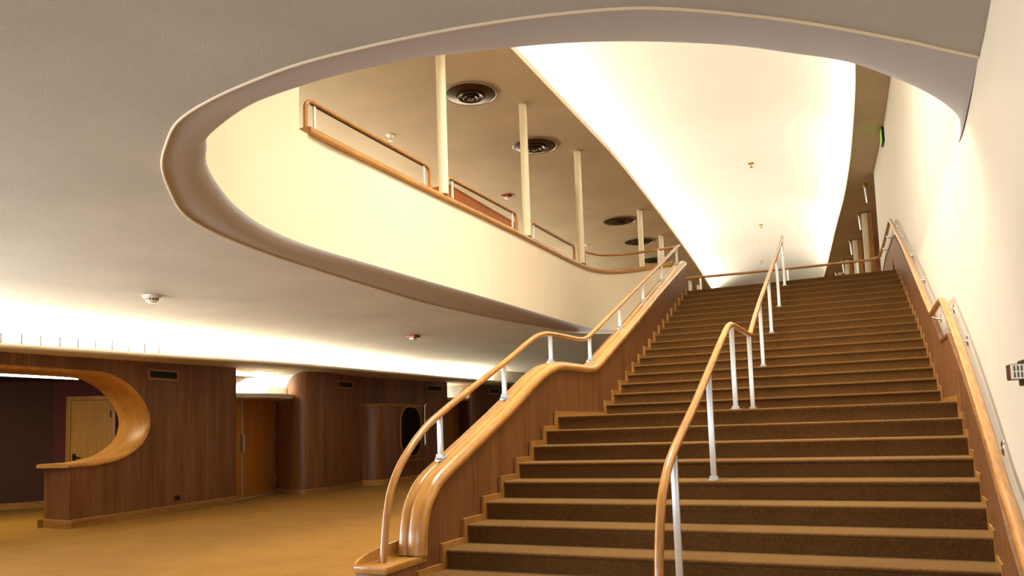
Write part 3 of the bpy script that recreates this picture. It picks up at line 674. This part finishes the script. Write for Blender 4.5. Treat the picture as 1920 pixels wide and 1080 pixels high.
LR = crom([(-3.277, -1.125), (-3.242, -0.873), (-3.186, -0.643), (-3.075, -0.448), (-2.887, -0.266), (-2.625, -0.085), (-2.281, 0.076), (-1.737, 0.300), (-1.036, 0.580), (-0.338, 0.875), (-0.08, 0.955), (0.18, 0.998), (0.656, 1.016), (1.28, 1.034), (1.56, 1.072), (1.87, 1.180), (3.32, 1.765), (5.04, 2.460), (6.58, 3.082), (8.08, 3.70), (8.3, 3.775), (8.4, 3.78)], 5)
MB().tube([(XL(y) - 0.16, y, z) for y, z in LR], 0.031, 14).put('rail', M_RAIL, lr, smooth=60)
def at_path(P, y): return float(np.interp(y, [a for a, _ in P], [b for _, b in P]))
for y in (-2.40, -1.08, 0.25, 1.73, 3.30, 4.89, 6.46, 8.01):
    zb = at_path(CAPLOW[8:], y + 0.03) + 0.110
    post((XL(y) - 0.16, y, zb - 0.004), at_path(LR[10:], y) - 0.02, 0.045, 0.03, M_METAL, lr, (0.055, 0.05), 0.41 if not 0.2 < y < 1.5 else 0)
cr = thing('handrail', (2.0, -3.2, ZF), 'tall centre handrail on white metal posts dividing the stair', 'handrail')
CR = [(1.888, -3.30, -1.6), (1.888, -3.27, -1.121), (1.892, -3.15, -0.716), (1.90, -2.99, -0.50), (1.914, -2.75, -0.325), (1.945, -2.0, 0.02), (1.969, -1.37, 0.325), (1.985, -0.58, 0.68), (1.992, -0.18, 0.845), (1.998, 0.0, 0.895), (2.002, 0.15, 0.915), (2.03, 0.7, 0.915), (2.052, 1.28, 0.918), (2.053, 1.42, 0.945), (2.05, 1.58, 1.015), (2.02, 3.1, 1.555), (2.035, 4.74, 2.21), (2.07, 6.3, 2.885), (2.09, 7.86, 3.535), (2.088, 8.05, 3.62)]
CRc = crom(CR, 6)
MB().tube(CRc, 0.033, 14).put('rail', M_RAIL, cr, smooth=60)
cy_ = [p[1] for p in CRc]
for y, zb in ((-2.75, -1.28), (-1.37, -0.64), (0.10, 0), (1.25, 0), (3.17, 0.64), (4.74, 1.28), (6.30, 1.92), (7.86, 2.56)):
    x = float(np.interp(y, cy_, [p[0] for p in CRc])); zt_ = float(np.interp(y, cy_, [p[2] for p in CRc])) - 0.025
    post((x, y, zb), zt_, 0.05, 0.035, M_METAL, cr, (0.07, 0.045))
wr = thing('handrail', (4.0, -4, -0.7), 'oak wall handrail on chrome brackets along the right side of the stair', 'handrail')
WRY = [(-5.2, -1.24), (-4.9, -1.10), (-3.82, -0.66), (-3.5, -0.52), (-2.73, -0.195), (-1.46, 0.345), (-0.36, 0.82), (-0.08, 0.935), (0.06, 0.975), (0.22, 0.995), (0.6, 1.01), (1.3, 1.018), (1.5, 1.025), (1.66, 1.08), (1.9, 1.165), (5.14, 2.495), (7.06, 3.28), (7.95, 3.645), (8.12, 3.70), (8.3, 3.72), (9.2, 3.70), (10.6, 3.66), (11.3, 3.63)]
def xwr(y): return XW(y) - float(np.interp(y, [-3.8, 0], [0.07, 0.105]))
WRc = crom([(xwr(y), y, z) for y, z in WRY], 5)
cross = crom([(xwr(11.3) - 0.055, 11.385, 3.628), (3.96, 11.52, 3.625), (3.7, 11.62, 3.62), (2.6, 11.58, 3.61), (1.4, 11.5, 3.605), (0.3, 11.4, 3.6), (-0.6, 11.28, 3.595)], 5)
MB().tube(WRc, 0.034, 14).put('rail', M_RAIL, wr, smooth=60)
for y in (-2.85, -0.92, 0.12, 1.60, 3.5, 5.1, 6.64, 7.9, 9.3, 10.4):
    z = at_path([(a, b) for a, b in WRY], y) - 0.03; x = XW(y)
    b = MB().tube([(x - 0.002, y, z - 0.06), (x - 0.05, y, z - 0.062), (xwr(y), y, z - 0.035), (xwr(y), y, z)], 0.012, 8)
    rows = [[(x - d, y + 0.035 * math.cos(a) * q, z - 0.06 + 0.05 * math.sin(a) * q) for a in [2 * math.pi * j / 16 for j in range(16)]] for d, q in ((0.0, 1), (0.008, 1), (0.014, 0.8))]
    b.loft(rows); b.put('bracket', M_CHROME, wr, smooth=40)
gr = thing('guard_rail', (1.7, 11.4, ZU), 'long oak guard rail crossing the far side of the upper landing', 'guard rail')
MB().tube(cross, 0.032, 12).put('rail', M_RAIL, gr, smooth=60)
for x in (-0.17, 1.95, 3.55):
    y = float(np.interp(x, [p[0] for p in cross[::-1]], [p[1] for p in cross[::-1]])); post((x, y, ZU), 3.59, 0.05, 0.03, M_METAL, gr)

# ------------------------------------------------------------------ balcony
BCc = np.array(crom(FAS, 8))
def bal(y): return float(np.interp(y, BCc[:57, 1], BCc[:57, 0]))
cap = []
for i, p in enumerate(BCc):
    d = BCc[min(i + 1, len(BCc) - 1)] - BCc[max(i - 1, 0)]; d /= np.hypot(*d); n_ = np.array([d[1], -d[0]])
    cap.append([(p[0] + n_[0] * a, p[1] + n_[1] * a, z) for a, z in ((0.035, 3.375), (0.05, 3.40), (0.05, 3.44), (0.035, 3.465), (0.01, 3.475), (-0.21, 3.475), (-0.23, 3.46), (-0.23, 3.375))])
tag(MB().loft(cap).put('parapet_cap', M_OAK, smooth=45), 'long oak cap on the cream balcony parapet, curving to the stair', 'parapet cap')
def brail(y0, y1, label):
    t = thing('balcony_rail', (bal((y0 + y1) / 2) - 0.06, (y0 + y1) / 2, 3.475), label, 'balcony rail', 'low oak rails between the balcony columns')
    X = lambda y: bal(y) - 0.06
    pts = fillet([(X(y0), y0, 3.477), (X(y0), y0, 3.83), (X((y0 + y1) / 2), (y0 + y1) / 2, 3.83), (X(y1), y1, 3.83), (X(y1), y1, 3.477)], [0.13, 0.01, 0.13], 8)
    MB().tube(pts, 0.028, 12).put('rail', M_RAIL, t, smooth=60)
    MB().loft([[(X(y) - 0.012, y, 3.795), (X(y) + 0.012, y, 3.795), (X(y) + 0.012, y, 3.807), (X(y) - 0.012, y, 3.807)] for y in np.linspace(y0 + 0.1, y1 - 0.1, 6)]).put('under_strip', M_DARK, t)
    for y in (y0 + 0.16, y1 - 0.16):
        o = MB().box((X(y) - 0.012, y - 0.02, 3.477), (X(y) + 0.012, y + 0.02, 3.80)).put('post', M_METAL, t, bevel=0.003)
brail(-1.37, 1.36, 'low oak balcony rail left of the nearest white column')
brail(1.85, 4.30, 'low oak balcony rail with orange wood showing behind it')
brail(4.92, 7.28, 'short oak balcony rail ending at the third white column')
t = thing('balcony_rail', (-1.3, 8.6, 3.475), 'curved oak balcony rail bending to meet the stair handrail', 'balcony rail')
cv = fillet([(-2.16, 7.9, 3.477), (-2.16, 7.9, 3.83), (-2.10, 8.15, 3.83)], 0.08, 6) + [Vector(p) for p in crom([(-2.02, 8.33, 3.83), (-1.83, 8.55, 3.83), (-1.32, 8.70, 3.83), (-0.75, 8.62, 3.82), (-0.2, 8.5, 3.80)], 5)]
MB().tube(cv, 0.028, 12).put('rail', M_RAIL, t, smooth=60)
for x, y in ((-2.12, 8.1), (-0.62, 8.58)):
    MB().box((x - 0.02, y - 0.012, 3.477), (x + 0.02, y + 0.012, 3.82)).put('post', M_METAL, t, bevel=0.003)
COLS = [(bal(1.62) + 0.01, 1.64, 3.477, 'nearest and tallest white balcony column'), (bal(4.65) - 0.01, 4.66, 3.477, 'second white balcony column beside a round ceiling diffuser'), (bal(7.55) + 0.0, 7.54, 3.477, 'third white column where the balcony rail begins to curve'),
        (-2.07, 12.95, ZU, 'white column behind the curved balcony rail, left of two'), (-2.19, 16.23, ZU, 'white column behind the curved balcony rail, right of two'),
        (-2.90, 25.0, ZU, 'tiny far white column beyond the stair top, left of two'), (-2.75, 26.2, ZU, 'tiny far white column beyond the stair top, right of two')]
for x, y, z, lb in COLS:
    t = thing('column', (x, y, z), lb, 'column', 'slim white columns along the balcony')
    MB().lathe([(0.075, 0), (0.075, ZS - z - 0.03)], (x, y, z), 24).put('shaft', M_COL, t, smooth=50)
    MB().lathe([(0.085, ZS - z - 0.03), (0.085, ZS - z)], (x, y, z), 24).put('collar', M_SOFFIT, t, smooth=50)
# wood partition seen behind the second rail
t = thing('wood_partition', (-4.3, 6.6, ZU), 'orange brown wooden partition behind the second balcony rail', 'partition')
MB().box((-4.5, 4.95, ZU), (-4.02, 8.35, 4.82)).put('body', M_ORANGE, t)
MB().box((-4.55, 4.92, 4.82), (-4.0, 8.38, 4.85)).put('top', M_ORANGE, t)
# round diffusers in the soffit
dl = ['largest round ceiling diffuser beside the nearest column', 'round ceiling diffuser behind the second column', 'round ceiling diffuser right of the third column', 'round ceiling diffuser partly behind the fourth column', 'farthest round ceiling diffuser, low behind the curved rail']
dfp = [(-2.90, 3.78), (-2.83, 6.75), (-2.90, 13.71), (-3.04, 16.63), (-3.30, 19.82)]
d0 = thing('ceiling_diffuser', (dfp[0][0], dfp[0][1], ZS), dl[0], 'diffuser', 'round air diffusers in the balcony soffit')
c3 = (dfp[0][0], dfp[0][1], ZS)
MB().lathe([(0.475, 0.0), (0.492, -0.010), (0.492, -0.028), (0.478, -0.034), (0.472, -0.026)], c3, 56).put('rim', M_PLATE, d0, smooth=30)
MB().lathe([(0.472, -0.024), (0.40, -0.040), (0.27, -0.058), (0.262, -0.05), (0.26, -0.03)], c3, 56).put('outer_dish', M_DIFF, d0, smooth=30)
MB().lathe([(0.25, -0.03), (0.252, -0.085), (0.235, -0.09), (0.16, -0.07), (0.155, -0.04)], c3, 40).put('middle_cone', M_DIFF, d0, smooth=30)
MB().lathe([(0.148, -0.04), (0.15, -0.10), (0.135, -0.105), (0.085, -0.088), (0.08, -0.06)], c3, 36).put('inner_cone', M_DIFF, d0, smooth=30)
MB().lathe([(0.075, -0.06), (0.072, -0.112), (0.055, -0.115), (0.03, -0.105), (0.02, -0.125), (0.008, -0.13)], c3, 28).put('hub', M_DIFF, d0, smooth=30)
for p, lb in zip(dfp[1:], dl[1:]): dup(d0, (p[0], p[1], ZS), lb, d0['group'])

# ------------------------------------------------------------------ ceiling and wall devices
def sprinkler(x, y, z, label, mat=M_BRASS):
    t = thing('sprinkler', (x, y, z), label, 'sprinkler', 'sprinkler heads')
    MB().lathe([(0.09, 0.0), (0.085, -0.02), (0.03, -0.03)], (x, y, z), 20).put('escutcheon', mat, t, smooth=40)
    b = MB().lathe([(0.02, -0.03), (0.02, -0.09), (0.012, -0.12)], (x, y, z), 12); b.lathe([(0.01, -0.12), (0.05, -0.125), (0.05, -0.132), (0.01, -0.135)], (x, y, z), 16)
    b.put('head', mat, t, smooth=40)
def zv(x, y):
    a = xled(y) - 1.5; b = xred(y) + 1.1; tt = (x - a) / (b - a); return 6.16 + 1.75 * math.sin(math.pi * tt) ** 0.75
def onray(q):   # q: direction point on z = 7.2 plane; slide along the view until the vault is met
    d = np.array([q[0] - CAM[0], q[1] - CAM[1], 7.2 - CAM[2]]); s = 0.7
    while s < 1.6:
        P = np.array(CAM) + d * s
        if P[2] >= zv(P[0], P[1]) - 0.002: break
        s += 0.0005
    return P
sprinkler(-5.28, 4.74, ZS, 'sprinkler in the balcony soffit above the first rail', M_PLASTIC)
sprinkler(-4.76, 16.18, ZS, 'small sprinkler in the balcony soffit near the third column', M_PLASTIC)
for q, lb in (((1.03, 13.8), 'nearest brass sprinkler on the bright vault'), ((0.57, 21.12), 'middle brass sprinkler on the bright vault'), ((-0.13, 28.12), 'farthest brass sprinkler on the bright vault')):
    P = onray(q); sprinkler(P[0], P[1], P[2], lb)
t = thing('smoke_detector', (-5.75, -0.74, ZC), 'round white smoke detector on the grey lower ceiling', 'smoke detector')
MB().lathe([(0.12, 0.0), (0.12, -0.03), (0.10, -0.045)], (-5.75, -0.74, ZC), 28).put('base', M_PLASTIC, t, smooth=40)
MB().lathe([(0.085, -0.04), (0.085, -0.075), (0.06, -0.10), (0.02, -0.105)], (-5.75, -0.74, ZC), 28).put('chamber', M_PLASTIC, t, smooth=40)
b = MB()
for q in range(12):
    a = 2 * math.pi * q / 12; b.obox((-5.75, -0.74, ZC - 0.058), (-math.sin(a), math.cos(a), 0), (0, 0, 1), (math.cos(a), math.sin(a), 0), (-0.012, -0.012, 0.075), (0.012, 0.010, 0.088))
b.put('slots', M_BLACK, t)
M_ALARM = plain('dark_red_plastic', '#4e2118', 0.4)
def strobe(x, y, z, label):
    t = thing('fire_strobe', (x, y, z), label, 'fire strobe', 'red ceiling fire strobes')
    MB().box((x - 0.11, y - 0.11, z - 0.05), (x + 0.11, y + 0.11, z)).put('housing', M_RED, t, bevel=0.012)
    MB().box((x - 0.06, y - 0.07, z - 0.095), (x + 0.06, y + 0.07, z - 0.05)).put('lens', M_PLASTIC, t, bevel=0.015)
strobe(-5.25, 5.42, ZC, 'red fire strobe on the lower ceiling left of the stair')
strobe(-4.86, 9.71, ZS, 'red fire strobe on the balcony soffit beside the second column')
# exit sign flat on the right wall
t = thing('exit_sign', (XW(9.45), 9.45, 5.72), 'small green exit sign high on the right wall', 'sign')
MB().box((XW(9.45) - 0.05, 9.25, 5.70), (XW(9.45) + 0.01, 9.66, 6.02)).put('housing', M_BLACK, t, bevel=0.006)
MB().box((XW(9.45) - 0.055, 9.28, 5.73), (XW(9.45) - 0.049, 9.63, 5.99)).put('sign_face', M_EXIT, t)
# alarm on the right wall at the edge of the view
ya = -4.50; xw_ = XW(ya)
t = thing('fire_alarm', (xw_, ya, 0.05), 'wall fire alarm with white slotted side on the pale right wall', 'fire alarm')
MB().box((xw_ - 0.05, ya + 0.0, -0.005), (xw_ + 0.01, ya + 0.14, 0.105)).put('backbox', M_BLACK, t, bevel=0.006)
MB().box((xw_ - 0.098, ya + 0.01, 0.02), (xw_ - 0.05, ya + 0.11, 0.088)).put('red_front', M_ALARM, t, bevel=0.004)
MB().box((xw_ - 0.098, ya + 0.002, 0.023), (xw_ - 0.05, ya + 0.012, 0.085)).put('slotted_side', M_PLASTIC, t)
b = MB()
for i in range(3):
    for j in range(2): b.box((xw_ - 0.088 + i * 0.013, ya + 0.0005, 0.029 + j * 0.028), (xw_ - 0.083 + i * 0.013, ya + 0.003, 0.051 + j * 0.028))
b.put('slots', M_BLACK, t)

# ------------------------------------------------------------------ glazed screen beyond the right wall
SC = [(4.02, 12.75), (3.96, 13.68), (3.85, 16.83), (3.62, 20.53), (3.35, 24.05), (3.08, 26.67), (2.6, 31)]
SCc = np.array(crom(SC, 5))
def xs_(y): return float(np.interp(y, SCc[:, 1], SCc[:, 0]))
wn = bpy.data.objects.new('window_1', None); COL.objects.link(wn); wn.location = (3.8, 18, ZU); wn['_o'] = (3.8, 18, ZU); wn['kind'] = 'structure'
MB().grid([[(x + 0.9, y, ZU), (x + 0.9, y, ZS)] for x, y in SCc]).put('pane', M_SCREEN, wn)
for y in (16.83, 20.53, 24.05, 26.67, 13.68):
    x = xs_(y)
    MB().tube([(x - 0.05, y - 0.1, ZS), (x - 0.05, y - 0.1, ZS - 0.12)], 0.05, 10).put('bracket_cup', M_BRASS, wn)
    MB().tube([(x - 0.05, y - 0.1, ZS - 0.1), (x - 0.02, y - 0.12, ZS - 0.55)], 0.03, 8).put('bracket_arm', M_METAL, wn)
    if y < 14: continue
    MB().box((x + 0.02, y - 0.16, ZU), (x + 0.18, y, ZS - 0.05)).put('daylight_strip', M_COL, wn, bevel=0.01)  # white strip painted in for the daylight showing between the fins
    MB().box((x + 0.18, y - 0.14, ZU), (x + 0.30, y, ZS - 0.05)).put('mullion_facing', M_OAKV, wn, bevel=0.01)
    MB().box((x + 0.55, y - 0.12, ZU), (x + 0.70, y, ZS - 0.02)).put('mullion_facing', M_OAKV, wn, bevel=0.01)

for o in list(bpy.data.objects):
    if '_o' in o.keys(): del o['_o']
